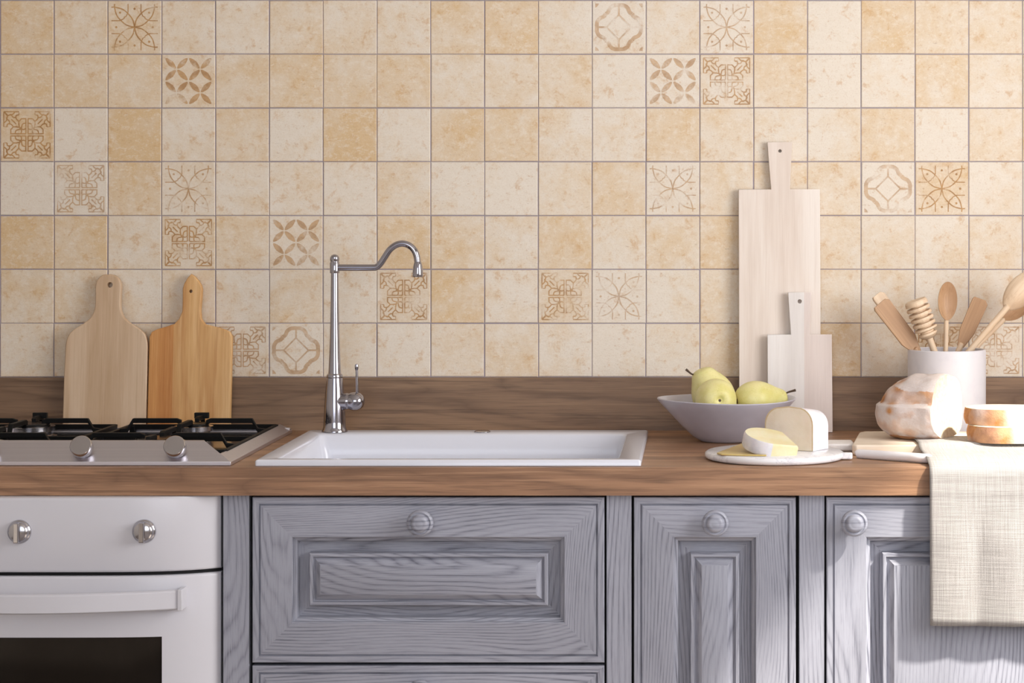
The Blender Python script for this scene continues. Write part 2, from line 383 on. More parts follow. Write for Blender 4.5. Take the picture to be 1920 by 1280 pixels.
def decor(kind, o, col):
    if kind == 'B':
        for nx in (-.22, .22):
            for nz in (-.22, .22):
                for dx in (-1, 1):
                    for dz in (-1, 1):
                        c = (nx+dx*.108, nz+dz*.108); d = Vector((dx, dz)).normalized(); m = Vector((-d.y, d.x)); pts = []
                        for k in range(12):
                            t = 2*PI*k/12; pts.append((c[0]+d.x*.138*math.cos(t)+m.x*.052*math.sin(t)*(1-.3*abs(math.cos(t))), c[1]+d.y*.138*math.cos(t)+m.y*.052*math.sin(t)*(1-.3*abs(math.cos(t)))))
                        spoly(pts, o, col)
    elif kind == 'A':
        for s in SYM:
            ribbon(T(sm2([(.37, .43), (.37, .36), (.33, .22), (.25, .12), (.14, .035), (.0, 0)]), s), .022, o, col)
            ribbon(T([(.12, .43), (.12, .27)], s), .018, o, col)
            ribbon(T(sm2([(.12, .34), (.125, .27), (.16, .2), (.2, .2)][:3]+[(.19, .19)]), s), .018, o, col)
            ribbon(T([(.37, .37), (.43, .37)], s), .016, o, col)
        for c in ((.27, .27), (-.27, .27), (.27, -.27), (-.27, -.27), (0, .34), (0, -.34), (.34, 0), (-.34, 0)):
            spoly([(c[0]+.022*math.cos(k*PI/4), c[1]+.022*math.sin(k*PI/4)) for k in range(8)], o, col)
    elif kind == 'C':
        wd = .023
        for s in SYM:
            ribbon(T([(.02, .31), (.02, .02)], s), .022, o, col)
            ribbon(T([(.02, .3), (.1, .3), (.15, .25), (.15, .18)], s), wd, o, col)
            ribbon(T(sm2([(.15, .2), (.13, .12), (.06, .1), (.02, .12)]), s), wd, o, col)
            ribbon(T(sm2([(.15, .25), (.2, .3), (.2, .36), (.15, .37)]), s), wd, o, col)
            ribbon(T([(.15, .37), (.15, .43), (.43, .43)], s), .02, o, col)
            ribbon(T(sm2([(.2, .32), (.26, .33), (.3, .38), (.36, .36), (.43, .43)]), s), wd, o, col)
            if not s[2]: ribbon(T([(.2, .2), (.29, .29)], s), wd, o, col)
            ribbon(T(sm2([(.22, .43), (.27, .38), (.36, .36)]), s), wd, o, col)
            ribbon(T(sm2([(.02, .22), (.08, .2), (.1, .14), (.1, .1)]), s), wd, o, col)
    elif kind == 'D':
        ribbon([(0, .23), (.23, 0), (0, -.23), (-.23, 0)], .04, o, col, True)
        for s in SYM:
            ribbon(T(sm2([(0, .41), (.09, .405), (.16, .36), (.2, .28), (.245, .245)]), s), .072, o, col)
            if s[2] == 0:
                spoly(T([(.37, .44), (.44, .44), (.44, .36), (.41, .38), (.39, .40)], s), o, col)
        for s in SYM[::2]: pass
        for a, b in (((0, .23), (0, .4)), ((0, -.23), (0, -.4)), ((.23, 0), (.4, 0)), ((-.23, 0), (-.4, 0))): ribbon([a, b], .034, o, col)
for k in range(9):
    for i in range(-11, 24):
        x0 = TX0+i*P_; z0 = TZ0+k*P_
        if x0 < XL or x0+P_ > XR: continue
        v = rows[6-k][i] if (k < 7 and 0 <= i < 19) else random.choice([.1, .3, .4, .6, .25, .5])
        kind = None
        if isinstance(v, str): kind, v = v[0], float(v[1:])
        v = v*1.15-.09
        col = (v, random.random(), random.random(), 1)
        j = lambda: random.uniform(-.0004, .0004)
        X0, X1, Z0, Z1 = x0+G/2+j(), x0+P_-G/2+j(), z0+G/2+j(), z0+P_-G/2+j()
        yf = [YW-.0042+random.uniform(-.0003, .0003)]*4 if kind else [YW-.004+random.uniform(-.0006, .0006) for _ in range(4)]
        e = .0011
        base = [(X0, Z0), (X1, Z0), (X1, Z1), (X0, Z1)]
        inn = [(X0+e, Z0+e), (X1-e, Z0+e), (X1-e, Z1-e), (X0+e, Z1-e)]
        rb = [wb.verts.new((p[0], YW-.0007, p[1])) for p in base]
        rm = [wb.verts.new((p[0], yf[q]+.0009, p[1])) for q, p in enumerate(base)]
        rt = [wb.verts.new((p[0], yf[q], p[1])) for q, p in enumerate(inn)]
        for vv in rb+rm+rt: vv[lay] = col
        for q in range(4):
            q2 = (q+1) % 4
            wb.faces.new((rb[q], rb[q2], rm[q2], rm[q])); wb.faces.new((rm[q], rm[q2], rt[q2], rt[q]))
        wb.faces.new(rt)
        if kind: decor(kind, (x0+P_/2, yf[0]-.00012, z0+P_/2), col)
for f_ in wb.faces:
    if f_.normal.y > 0 and f_.material_index == 1: f_.normal_flip()
wall = finish('wall_back', wb, [tile_plain, tile_decor, grout, plaster], smooth='keep')
struct(wall)
# ------------------------------------------------------------------ worktop and upstand
CT = .9; YC = 3.418; YU = 4.0
bm = bmesh.new()
sx0, sx1, sy0, sy1 = -.684, -.120, 3.456, 3.862
for a, b in (((XL, YC, CT-.0445), (sx0, YU+.0, CT)), ((sx1, YC, CT-.0445), (XR, YU+.0, CT)), ((sx0, YC, CT-.0445), (sx1, sy0, CT)), ((sx0, sy1, CT-.0445), (sx1, YU, CT))): box(bm, a, b)
bmesh.ops.remove_doubles(bm, verts=bm.verts[:], dist=1e-5)
wt = finish('worktop', bm, walnut, smooth=0)
tag(wt, 'long walnut-brown wooden kitchen worktop running under hob, sink and bread', 'worktop')
bm = bmesh.new(); box(bm, (XL, YU, CT-.0445), (XR, YW-.0008, .9973))
up = finish('upstand', bm, walnut_back, smooth=0, bevel=.0008)
tag(up, 'shade-darkened walnut wooden upstand strip along the foot of the tiled wall', 'upstand')
# ------------------------------------------------------------------ cabinets
YD = 3.430
PROF = [(0, .022, 0), (0, .0015, 0), (.0012, 0, 0), (.0100, 0, 0), (.0106, .0040, 1), (.0122, .0042, 1), (.0134, .0002, 0), (.0150, 0, 0),
        (.0628, 0, 0), (.0640, .0010, 0), (.0646, .0065, 1), (.0700, .0085, 1), (.0716, .0215, 1), (.0890, .0215, 1), (.0897, .0060, 1),
        (.0908, .0046, 0), (.0950, .0046, 0), (.0960, .0090, 1), (.0978, .0100, 1), (.1066, .0014, 0), (.1085, .0006, 0)]
def front(bm, x0, x1, z0, z1, yf, vertical, seed):
    uvl = bm.loops.layers.uv.verify(); random.seed(seed); offs = [random.uniform(0, 9) for _ in range(10)]
    prev = None
    for k, (ins, dy, mi) in enumerate(PROF):
        c = [(x0+ins, z0+ins), (x1-ins, z0+ins), (x1-ins, z1-ins), (x0+ins, z1-ins)]
        ring = [bm.verts.new((p[0], yf+dy, p[1])) for p in c]
        if prev:
            for q in range(4):
                q2 = (q+1) % 4
                f = bm.faces.new((prev[q], prev[q2], ring[q2], ring[q])); f.material_index = mi
                horiz = q in (0, 2)
                sec = 0 if ins < .063 else (4 if ins < .0895 else 5)
                for lp in f.loops:
                    x, y, z = lp.vert.co
                    i2 = min(x-x0, x1-x, z-z0, z1-z)+(y-yf)*.7
                    lp[uvl].uv = ((x if horiz else z)+offs[q+(4 if sec else 0)], i2+offs[q]*3+sec*1.3)
        prev = ring
    f = bm.faces.new(prev); f.material_index = 0
    for lp in f.loops:
        x, y, z = lp.vert.co; lp[uvl].uv = ((z, x+offs[8]) if vertical else (x, z+offs[8]))
def uvbox(bm, a, b, vertical=True, off=0):
    n0 = len(bm.faces); box(bm, a, b); bm.faces.ensure_lookup_table(); uvl = bm.loops.layers.uv.verify()
    for f in bm.faces[n0:]:
        for lp in f.loops:
            x, y, z = lp.vert.co; lp[uvl].uv = (z+off, x+y+off*2) if vertical else (x+off, z+y+off*2)
def front_mesh(name, x0, x1, z0, z1, vertical, seed, parent):
    bm = bmesh.new(); front(bm, x0, x1, z0, z1, YD, vertical, seed)
    return finish(name, bm, [oak_face, oak_sunk], parent, smooth=28)
def knob(parent, x, z):
    bm = bmesh.new()
    prof = [(.0001, 0), (.012, 0), (.0125, .003), (.0085, .006), (.0075, .012), (.010, .016), (.0185, .0185), (.0208, .0215), (.0210, .0245),
            (.0198, .0270), (.0175, .0285), (.0158, .0272), (.0146, .0272), (.0138, .0305), (.0115, .0338), (.0085, .0352), (.0070, .0349), (.0050, .0355), (0, .0358)]
    lathe(bm, prof, 48, axis_matrix((x, YD+.0003, z), (0, -1, 0)))
    uvl = bm.loops.layers.uv.verify()
    for f in bm.faces:
        for lp in f.loops: lp[uvl].uv = (lp.vert.co.x*.5+x, lp.vert.co.z*.5)
    return finish('knob', bm, oak_face, parent, smooth=50)
kx = lambda px: X(px, YD); kz = lambda py: Z(py, YD)
ZT = CT-.0450
def carcass(parent, x0, x1):
    bm = bmesh.new()
    box(bm, (x0, YD+.0225, .1), (x1, YU, .68)); box(bm, (x0, YD+.0225, .68), (x1, YD+.03, ZT)); box(bm, (x0, YD+.03, .68), (x0+.016, YU, ZT)); box(bm, (x1-.016, YD+.03, .68), (x1, YU, ZT))
    finish('carcass', bm, black_gap, parent, smooth=0)
    bm = bmesh.new(); uvbox(bm, (x0, YD+.06, 0), (x1, YD+.075, .0995), False); finish('plinth', bm, oak_face, parent, smooth=0)
def stile(parent, x0, x1, off):
    bm = bmesh.new(); uvbox(bm, (x0, YD+.003, .1), (x1, YD+.0203, ZT), True, off)
    o = finish('stile', bm, oak_face, parent, smooth=0, bevel=.0008)
t = thing('drawer_cabinet', 'wide grey wood-grain cabinet below the sink with two drawers and side stiles', 'cabinet')
carcass(t, kx(417), kx(1184.5)); stile(t, kx(417.5), kx(466.5), 1.3); stile(t, kx(1137), kx(1184), 4.1)
d = front_mesh('drawer', kx(473), kx(1133), kz(1242), kz(932), False, 11, t); knob(d, kx(791), Z(980, 3.41))
d = front_mesh('drawer', kx(473), kx(1133), kz(1558), kz(1248), False, 23, t); knob(d, kx(791), Z(1298, 3.41))
d = front_mesh('drawer', kx(473), kx(1133), .115, kz(1564), False, 29, t); knob(d, kx(791), kz(1610))
t = thing('base_cabinet', 'narrow grey wood-grain cabinet with a single knobbed door, right of the drawers', 'cabinet')
carcass(t, kx(1185), kx(1547)); stile(t, kx(1498.5), kx(1546), 7.7)
d = front_mesh('door', kx(1188.5), kx(1492), .115, kz(932), True, 37, t); knob(d, kx(1341), Z(980, 3.41))
t = thing('base_cabinet', 'grey wood-grain cabinet partly covered by the hanging linen cloth', 'cabinet')
carcass(t, kx(1547.5), kx(2130)); stile(t, kx(2082), kx(2130), 2.7)
d = front_mesh('door', kx(1549.5), kx(2078), .115, kz(932), True, 41, t); knob(d, kx(1600), Z(980, 3.41))
# ------------------------------------------------------------------ oven
OX, OH, OY = -1.0565, .2935, 3.398
def oy(x): t_ = abs((x-OX)/OH); return OY+.004*t_*t_+.042*t_**5.5
def bowed(bm, z0, z1, depth=.04, hole=None, er=.0045, off=0):
    xs = [OX-OH+2*OH*(.5-.5*math.cos(PI*i/64)) for i in range(65)]
    # rounded vertical profile
    prof = [(z0, er)]+[(z0+er*(1-math.cos(a)), er*(1-math.sin(a))) for a in (PI/6, PI/3, PI/2)]
    prof += [(z1-er*(1-math.cos(a)), er*(1-math.sin(a))) for a in (PI/2, PI/3, PI/6)]+[(z1, er)]
    if hole:
        hx0, hx1, hz0, hz1 = hole
        prof = prof[:4]+[(hz0, 0), (hz1, 0)]+prof[4:]
        xs = sorted([x for x in xs if min(abs(x-hx0), abs(x-hx1)) > .003]+[hx0, hx1])
    grid = [[bm.verts.new((x, oy(x)+dy+off, z)) for z, dy in prof] for x in xs]
    back = [[bm.verts.new((x, OY+depth+.03, z)) for z in (z0, z1)] for x in xs]
    for i in range(len(xs)-1):
        for j in range(len(prof)-1):
            if hole and hx0-1e-6 <= xs[i] and xs[i+1] <= hx1+1e-6 and abs(prof[j][0]-hz0) < 1e-6 and abs(prof[j+1][0]-hz1) < 1e-6: continue
            bm.faces.new((grid[i][j], grid[i+1][j], grid[i+1][j+1], grid[i][j+1]))
        bm.faces.new((back[i][0], back[i+1][0], grid[i+1][0], grid[i][0])); bm.faces.new((grid[i][-1], grid[i+1][-1], back[i+1][1], back[i][1]))
    for g, b in ((grid[0], back[0]), (grid[-1], back[-1])): bm.faces.new(g+[b[1], b[0]])
t = thing('oven', 'white built-in oven with bowed front, chrome dials and dark glass window', 'oven')
bm = bmesh.new(); box(bm, (OX-OH, OY+.0705, .1), (OX+OH, 3.95, .8548)); bowed(bm, Z(1080.4, OY), Z(1073.6, OY), er=.0001, off=.010); finish('oven_body', bm, black_gap, t, smooth=0)  # bowed black strip behind the door gap paints its shade
bm = bmesh.new(); bowed(bm, Z(1073.5, OY), .8546); cp = finish('control_panel', bm, enamel, t, smooth=40)
WX1 = X(301, OY); WX0 = 2*OX-WX1; WZ1_ = Z(1195, OY); WZ0_ = WZ1_-.29
bm = bmesh.new(); bowed(bm, .165, Z(1080.5, OY), hole=(WX0, WX1, WZ0_, WZ1_)); dr = finish('oven_door', bm, enamel, t, smooth=40)
bm = bmesh.new(); box(bm, (OX-OH+.01, OY+.02, .1), (OX+OH-.01, OY+.0704, .163)); finish('base_vent', bm, enamel, t, smooth=0, bevel=.002)
glass = Mat('oven_glass_dark', .05, 0, coat=.0); glass.color((.012, .009, .007, 1)); glass.b.inputs['Specular IOR Level'].default_value = .14
bm = bmesh.new()
n = 12
for i in range(n):
    xa, xb = WX0+(WX1-WX0)*i/n, WX0+(WX1-WX0)*(i+1)/n
    vs = [bm.verts.new(p) for p in ((xa, oy(xa)+.0028, WZ0_), (xb, oy(xb)+.0028, WZ0_), (xb, oy(xb)+.0028, WZ1_), (xa, oy(xa)+.0028, WZ1_), (xa, oy(xa)+.006, WZ0_), (xb, oy(xb)+.006, WZ0_), (xb, oy(xb)+.006, WZ1_), (xa, oy(xa)+.006, WZ1_))]
    for f in ((0,1,2,3),(5,4,7,6),(0,4,5,1),(3,2,6,7)): bm.faces.new([vs[q] for q in f])
bmesh.ops.remove_doubles(bm, verts=bm.verts[:], dist=1e-5)
finish('oven_window', bm, glass.m, dr, smooth=40)
# handle: a bowed slab
bm = bmesh.new(); hx = X(343, OY); hw = hx-OX; N = 40; hz1 = Z(1106, OY-.01); hz0 = hz1-.0305
ring = []
for i in range(N+1):
    tt = -1+2*i/N; x = OX+hw*tt; y = OY-.006-.046*(1-abs(tt)**2.0)
    q = [(y, hz0), (y-.003, hz0+.002), (y-.003, hz1-.002), (y, hz1), (y+.007, hz1), (y+.007, hz0)]
    ring.append([bm.verts.new((x, a, b)) for a, b in q])
for a, b in zip(ring, ring[1:]):
    for q in range(6): bm.faces.new((a[q], b[q], b[(q+1) % 6], a[(q+1) % 6]))
bm.faces.new(ring[0]); bm.faces.new(ring[-1])
for s in (-1, 1): box(bm, (OX+s*hw-.0055, OY-.014, hz0-.0012), (OX+s*hw+.0015, oy(OX+hw)+.002, hz1+.0012))
finish('oven_handle', bm, enamel, dr, smooth=40, bevel=.0008)
def dial(parent, x, z):
    y = oy(x)
    bm = bmesh.new()
    lathe(bm, [(.0001, 0), (.0185, 0), (.0188, .002), (.0180, .0045), (.0165, .0055), (.0160, .0065), (.0155, .0100), (.0120, .0125), (0, .0135)], 48, axis_matrix((x, y+.0005, z), (0, -1, 0)))
    o = finish('dial', bm, knobchrome, parent, smooth=50)
    bm = bmesh.new(); box(bm, (x-.0042, y-.021, z-.0158), (x+.0042, y-.008, z+.0158)); finish('grip', bm, knobchrome, o, smooth=0, bevel=.0015)
for px in (266, 33, -160): dial(cp, X(px, OY-.01), Z(998, OY-.01))
# ------------------------------------------------------------------ hob
t = thing('gas_hob', 'stainless steel gas hob with black cast-iron grates left of the sink', 'hob')
HX1, HX0, HY0, HY1 = -.746, -1.346, 3.437, 3.955
bm = bmesh.new()
def prism(bm, sect, x0, x1, sk0=None, sk1=None):
    a = [bm.verts.new((x0+(sk0[i] if sk0 else 0), p[0], p[1])) for i, p in enumerate(sect)]
    b = [bm.verts.new((x1-(sk1[i] if sk1 else 0), p[0], p[1])) for i, p in enumerate(sect)]
    n = len(sect)
    for i in range(n): bm.faces.new((a[i], a[(i+1) % n], b[(i+1) % n], b[i]))
    bm.faces.new(a); bm.faces.new(b)
box(bm, (HX0+.012, HY0+.03, CT+.0005), (HX1-.012, HY1-.01, CT+.004), 1)                        # tray
# raised sloping rim: right, left, back
for s, xo in ((1, HX1), (-1, HX0)):
    v = []
    for y, oy_ in ((HY0, 0), (HY1, 0)):
        v.append([bm.verts.new(p) for p in ((xo, y, CT+.0005), (xo, y, CT+.0065), (xo-s*.022, y+(.012 if y == HY0 else 0), CT+.0165), (xo-s*.028, y+(.012 if y == HY0 else 0), CT+.0145), (xo-s*.034, y+(.012 if y == HY0 else 0), CT+.0005))])
    for i in range(5): bm.faces.new((v[0][i], v[0][(i+1) % 5], v[1][(i+1) % 5], v[1][i]))
    bm.faces.new(v[0]); bm.faces.new(v[1])
prism(bm, [(HY1, CT+.0005), (HY1, CT+.0065), (HY1-.014, CT+.0115), (HY1-.018, CT+.0115), (HY1-.022, CT+.0005)], HX0+.001, HX1-.001)
tray = finish('tray', bm, [steel, traym], t, smooth=20, bevel=.0005)
bm = bmesh.new()
sect = [(HY0, CT+.0005), (HY0, CT+.0068), (HY0+.036, CT+.0365), (HY0+.044, CT+.0365), (HY0+.050, CT+.0042)]
sk = [0, 0, .050, .052, .036]
prism(bm, sect, HX0, HX1, sk, sk)
pan = finish('control_strip', bm, steel, t, smooth=20, bevel=.0006)
pn_ = Vector((0, -.0297, .036)).normalized()
for px in (330, 155, -20, -195):
    x = X(px, 3.45); c = Vector((x, HY0+.019, CT+.0225))
    bm = bmesh.new(); dirn = Vector((0, -.80, .45)).normalized()
    lathe(bm, [(.0001, -.004), (.0105, -.004), (.0105, .004), (.0166, .006), (.0174, .009), (.0174, .020), (.0160, .0218), (0, .0222)], 40, axis_matrix(c, dirn))
    finish('control_knob', bm, knobchrome, pan, smooth=45)
HXC = -1.046; bx = (HXC-.146, HXC+.146); by = (3.592, 3.845)
for ix, x in enumerate(bx):
    for iy, y in enumerate(by):
        r = .040 if (ix+iy) % 2 else .030
        bm = bmesh.new()
        lathe(bm, [(.0001, 0), (r+.008, 0), (r+.008, .003), (r, .005), (r, .011), (r+.004, .0125), (r+.004, .0200), (r-.004, .0220), (0, .0220)], 48, Matrix.Translation((x, y, CT+.0038)))
        b_ = finish('burner', bm, knobchrome, t, smooth=40)
        bm = bmesh.new(); lathe(bm, [(.0001, .0220), (r-.004, .0220), (r-.003, .0235), (r-.005, .0255), (0, .0262)], 48, Matrix.Translation((x, y, CT+.0038)))
        finish('burner_cap', bm, black_gloss, b_, smooth=40)
def bar(bm, pts, wd=.0075, h=.0085):
    """rectangular bar following pts (top line)"""
    P = [Vector(p) for p in pts]; prev = None
    for i, p in enumerate(P):
        d = (P[min(i+1, len(P)-1)]-P[max(i-1, 0)]); d2 = Vector((d.x, d.y, 0)).normalized(); m = Vector((-d2.y, d2.x, 0))*wd/2
        up_ = Vector((0, 0, -h))
        r = [bm.verts.new(q) for q in (p+m, p-m, p-m*.8+up_, p+m*.8+up_)]
        if prev:
            for q in range(4): bm.faces.new((prev[q], prev[(q+1) % 4], r[(q+1) % 4], r[q]))
        else: bm.faces.new(r)
        prev = r
    bm.faces.new(prev)
for ix, x in enumerate(bx):
    bm = bmesh.new(); zl = CT+.0185; zh = CT+.0375; y0, y1 = by[0]-.085, by[1]+.085; xa, xb = x-.134, x+.130
    ym = (by[0]+by[1])/2
    loop = [(xa, y0), (xb, y0), (xb, y1), (xa, y1)]
    for q in range(4):
        a, b = loop[q], loop[(q+1) % 4]; bar(bm, [(a[0], a[1], zl), (b[0], b[1], zl)])
    bar(bm, [(xa, ym, zl), (xb, ym, zl)])
    for y in by:
        for s in (-1, 1):
            xe = xb if s > 0 else xa
            bar(bm, [(xe, y, zl), (xe-s*.016, y, zl+.002), (xe-s*.026, y, zh), (x+s*.03, y, zh), (x+s*.022, y, zh-.003)], .0085, .0085)
        ye0 = y0 if y == by[0] else ym; ye1 = ym if y == by[0] else y1
        for s, ye in ((-1, ye0), (1, ye1)):
            bar(bm, [(x, ye, zl), (x, ye-s*.012, zl+.003), (x, ye-s*.020, zh), (x, y+s*.030, zh), (x, y+s*.022, zh-.003)], .0085, .0085)
        for s in (-1, 1): box(bm, (x-.013, (y1 if y == by[1] else ym)-.028, zh-.006), (x+.013, (y1 if y == by[1] else ym)-.020, zh+.0045)) if s == 1 and y == by[1] else None
    for cx in (xa+.004, xb-.004):
        for cy in (y0+.004, y1-.004, ym): box(bm, (cx-.005, cy-.005, CT+.0038), (cx+.005, cy+.005, zl-.002))
    finish('grate', bm, black_iron, t, smooth=0, bevel=.001)
# ------------------------------------------------------------------ sink
t = thing('sink', 'white rectangular inset sink in the wooden worktop', 'sink')
SX0, SX1, SY0, SY1 = -.707, -.0935, 3.433, 3.912
def rrect(x0, x1, y0, y1, r, n=6):
    out = []
    for cx, cy, a in ((x1-r, y1-r, 0), (x0+r, y1-r, PI/2), (x0+r, y0+r, PI), (x1-r, y0+r, 1.5*PI)):
        out += [(cx+r*math.cos(a+PI/2*k/n), cy+r*math.sin(a+PI/2*k/n)) for k in range(n+1)]
    return out
bm = bmesh.new()
spec = [((SX0, SX1, SY0, SY1), .004, CT+.0006), ((SX0, SX1, SY0, SY1), .004, CT+.0075), ((SX0+.0015, SX1-.0015, SY0+.0015, SY1-.0015), .004, CT+.0095), ((SX0+.004, SX1-.004, SY0+.004, SY1-.004), .004, CT+.0102),
        ((-.679, -.1285, 3.462, 3.851), .012, CT+.0092), ((-.676, -.131, 3.465, 3.848-.001), .012, CT+.006), ((-.670, -.135, 3.47, 3.845), .016, CT-.03), ((-.662, -.142, 3.478, 3.838), .03, CT-.16), ((-.635, -.17, 3.505, 3.81), .03, CT-.185), ((-.45, -.36, 3.62, 3.70), .03, CT-.19)]
prev = None
for (x0, x1, y0, y1), r, z in spec:
    ring = [bm.verts.new((a, b, z)) for a, b in rrect(x0, x1, y0, y1, r)]
    if prev:
        n = len(ring)
        for i in range(n): bm.faces.new((prev[i], prev[(i+1) % n], ring[(i+1) % n], ring[i]))
    prev = ring
bm.faces.new(prev)
finish('basin', bm, sinkmat, t, smooth=50)
bm = bmesh.new(); lathe(bm, [(.0001, 0), (.034, 0), (.036, .002), (.03, .0035), (0, .003)], 32, Matrix.Translation((-.405, 3.66, CT-.1898))); finish('drain', bm, chrome, t, smooth=40)
bm = bmesh.new(); lathe(bm, [(.0001, 0), (.0145, 0), (.0145, .0015), (.0125, .0028), (0, .003)], 32, Matrix.Translation((X(905, 3.88), 3.875, CT+.0098))); finish('rim_disc', bm, knobchrome, t, smooth=40)  # low round disc on the back rim
# ------------------------------------------------------------------ tap
FY = 3.88; fx = lambda p: X(p, FY); fz = lambda p: Z(p, FY); fr = lambda p: p*FY/F
t = thing('kitchen_tap', 'tall chrome tap with swan-neck spout and side lever at sink corner', 'tap', (fx(627.5), FY, CT+.0100))
ox, oz = fx(627.5), CT+.0100
bm = bmesh.new(); lathe(bm, [(fr(r), max(0, fz(y)-oz)) for r, y in ((.1, 815), (24, 815), (24, 807), (22.5, 804), (21, 800), (20.5, 790), (19.5, 765), (17.5, 735), (14.5, 708))], 48); finish('tap_base', bm, chrome, t, smooth=30)
bm = bmesh.new(); lathe(bm, [(fr(r), fz(y)-oz) for r, y in ((.1, 708), (15, 708), (15.3, 705), (14.5, 702), (12, 700), (11.3, 690), (10, 660), (8.8, 625), (7.9, 580), (7.2, 530), (7, 512))], 40); finish('column', bm, chrome, t, smooth=30)
bm = bmesh.new(); lathe(bm, [(fr(r), fz(y)-oz) for r, y in ((.1, 512), (8.6, 512), (9, 509), (9, 493), (8, 491), (8, 489.5), (8.8, 487), (8.4, 482), (6, 478.6), (2.6, 477), (0, 476.6))], 40); finish('swivel_cap', bm, chrome, t, smooth=30)
bm = bmesh.new()
pts = [(fx(a)-ox, 0, fz(b)-oz) for a, b in ((633, 501.5), (665, 501.5), (695, 501.5), (706, 500.5), (714, 493), (722, 481), (731, 468), (742, 459.5), (754, 456.5), (766, 459.5), (775.5, 467.5), (781, 479), (783, 492), (783.5, 500))]
tube(bm, smooth_path(pts, 7), fr(6.2), 20); sp = finish('spout', bm, chrome, t, smooth=60)
bm = bmesh.new(); lathe(bm, [(fr(r), fz(y)-oz) for r, y in ((.1, 519), (9.8, 519), (10.2, 517.5), (9.6, 508), (8.6, 499), (7.4, 494), (6, 490), (.1, 490))], 32, Matrix.Translation((fx(783.3)-ox, 0, 0))); finish('nozzle', bm, chrome, sp, smooth=40)
bm = bmesh.new(); lathe(bm, [(.0001, 0)]+[(fr(r), fr(l)) for r, l in ((14.5, 0), (14.8, 22), (15.6, 24), (15.6, 26), (14.8, 28), (14.9, 30), (16.4, 33), (17.2, 38), (17, 45), (14.5, 51), (10.5, 55.5), (5, 58), (0, 58.6))], 40, axis_matrix((fr(-2), -.002, fz(752)-oz), (1, 0, 0))); vb = finish('valve_body', bm, chrome, t, smooth=40)
bm = bmesh.new(); tube(bm, [(fx(670.5)-ox, -.002, fz(745)-oz), (fx(670)-ox, -.002, fz(720)-oz), (fx(669)-ox, -.002, fz(690)-oz)], lambda s: fr(3-.6*s), 14)
lathe(bm, [(fr(.1), fr(-4)), (fr(2.4), fr(-4)), (fr(3.4), fr(0)), (fr(3.6), fr(4)), (fr(3), fr(7)), (0, fr(8.5))], 16, Matrix.Translation((fx(669)-ox, -.002, fz(690)-oz))); finish('lever', bm, chrome, t, smooth=50)
# ------------------------------------------------------------------ boards against the wall
def catmull2(pts, n=6, closed=False):
    return [(p.x, p.y) for p in smooth_path([(a, b, 0) for a, b in pts], n)]
def board(name, label, outline_px, Dref, yb, th, lean, matl, bevel, holes=(), group=None, base_px=None, cx=None):
    s = Dref/F; cpx = cx
    pts = [((a-cpx)*s, (base_px-b)*s) for a, b in outline_px]
    hs = [circle((a-cpx)*s, (base_px-b)*s, r*s, 18) for a, b, r in holes]
    bm = bmesh.new(); plate_soft(bm, pts, th, hs, bevel)
    o = finish(name, bm, matl, None, smooth=50)
    o.location = (X(cpx, Dref), yb, CT+.0008+math.sin(lean)*0); o.rotation_euler = (-lean, 0, 0)
    wn = o.modifiers.new('wn', 'WEIGHTED_NORMAL'); wn.keep_sharp = True
    return tag(o, label, 'cutting board', group)
gb = 'cutting boards leaning on the wall'
# outline 1 (rounded paddle)
half = catmull2([(203, 513), (212, 515), (220, 523), (223.5, 535), (223, 556), (224, 578), (231, 594), (245, 606), (261, 616), (272, 628), (276.5, 645)], 5)
o1 = half+[(277, 700), (277.5, 808)]+[(121.5, 808), (121.5, 700)]+[(399-a, b) for a, b in reversed(half)][:-1]
board('cutting_board', 'pale beige paddle cutting board with wide rounded shoulders leaning left of the amber one', o1, 3.985, 3.968, .014, math.radians(6.0), w_pale, .0025, [(203, 533, 5.2)], gb, 808, 199.5)
half = [(355, 512), (362, 517), (369, 525), (374, 533), (376, 540), (375, 560), (374, 582), (376, 597), (384, 607), (402, 611), (420, 616), (430, 621), (434.5, 630)]
o2 = half+[(434.5, 808)]+[(279.5, 808)]+[(279.5, 630), (284, 621), (294, 616), (312, 611), (326, 606), (334, 597), (340, 582), (340, 560), (339.5, 540), (342, 531), (348, 520)]
board('cutting_board', 'amber orange striped cutting board with narrow pointed handle, second board from the left', o2, 3.985, 3.968, .014, math.radians(6.0), w_amber, .0025, [(355.5, 545, 3.2)], gb, 808, 357)
o3 = [(1439, 265), (1486, 265), (1481.5, 354), (1538, 354), (1539, 807), (1386, 807), (1385, 354), (1446, 354)]
board('cutting_board', 'tall whitewashed cutting board with flared handle, the tallest leaning on the wall', o3, 3.99, 3.9825, .011, math.radians(2.2), w_white, .0012, [(1463, 282, 3.2)], gb, 807, 1462)
o4 = [(1478, 549), (1522, 549), (1518.5, 628), (1560, 628), (1561, 811), (1439.5, 811), (1439, 628), (1483, 628)]
board('cutting_board', 'small whitewashed cutting board standing in front of the tallest board', o4, 3.965, 3.961, .011, math.radians(3.2), w_white2, .0012, [(1500, 566, 4)], gb, 811, 1500)
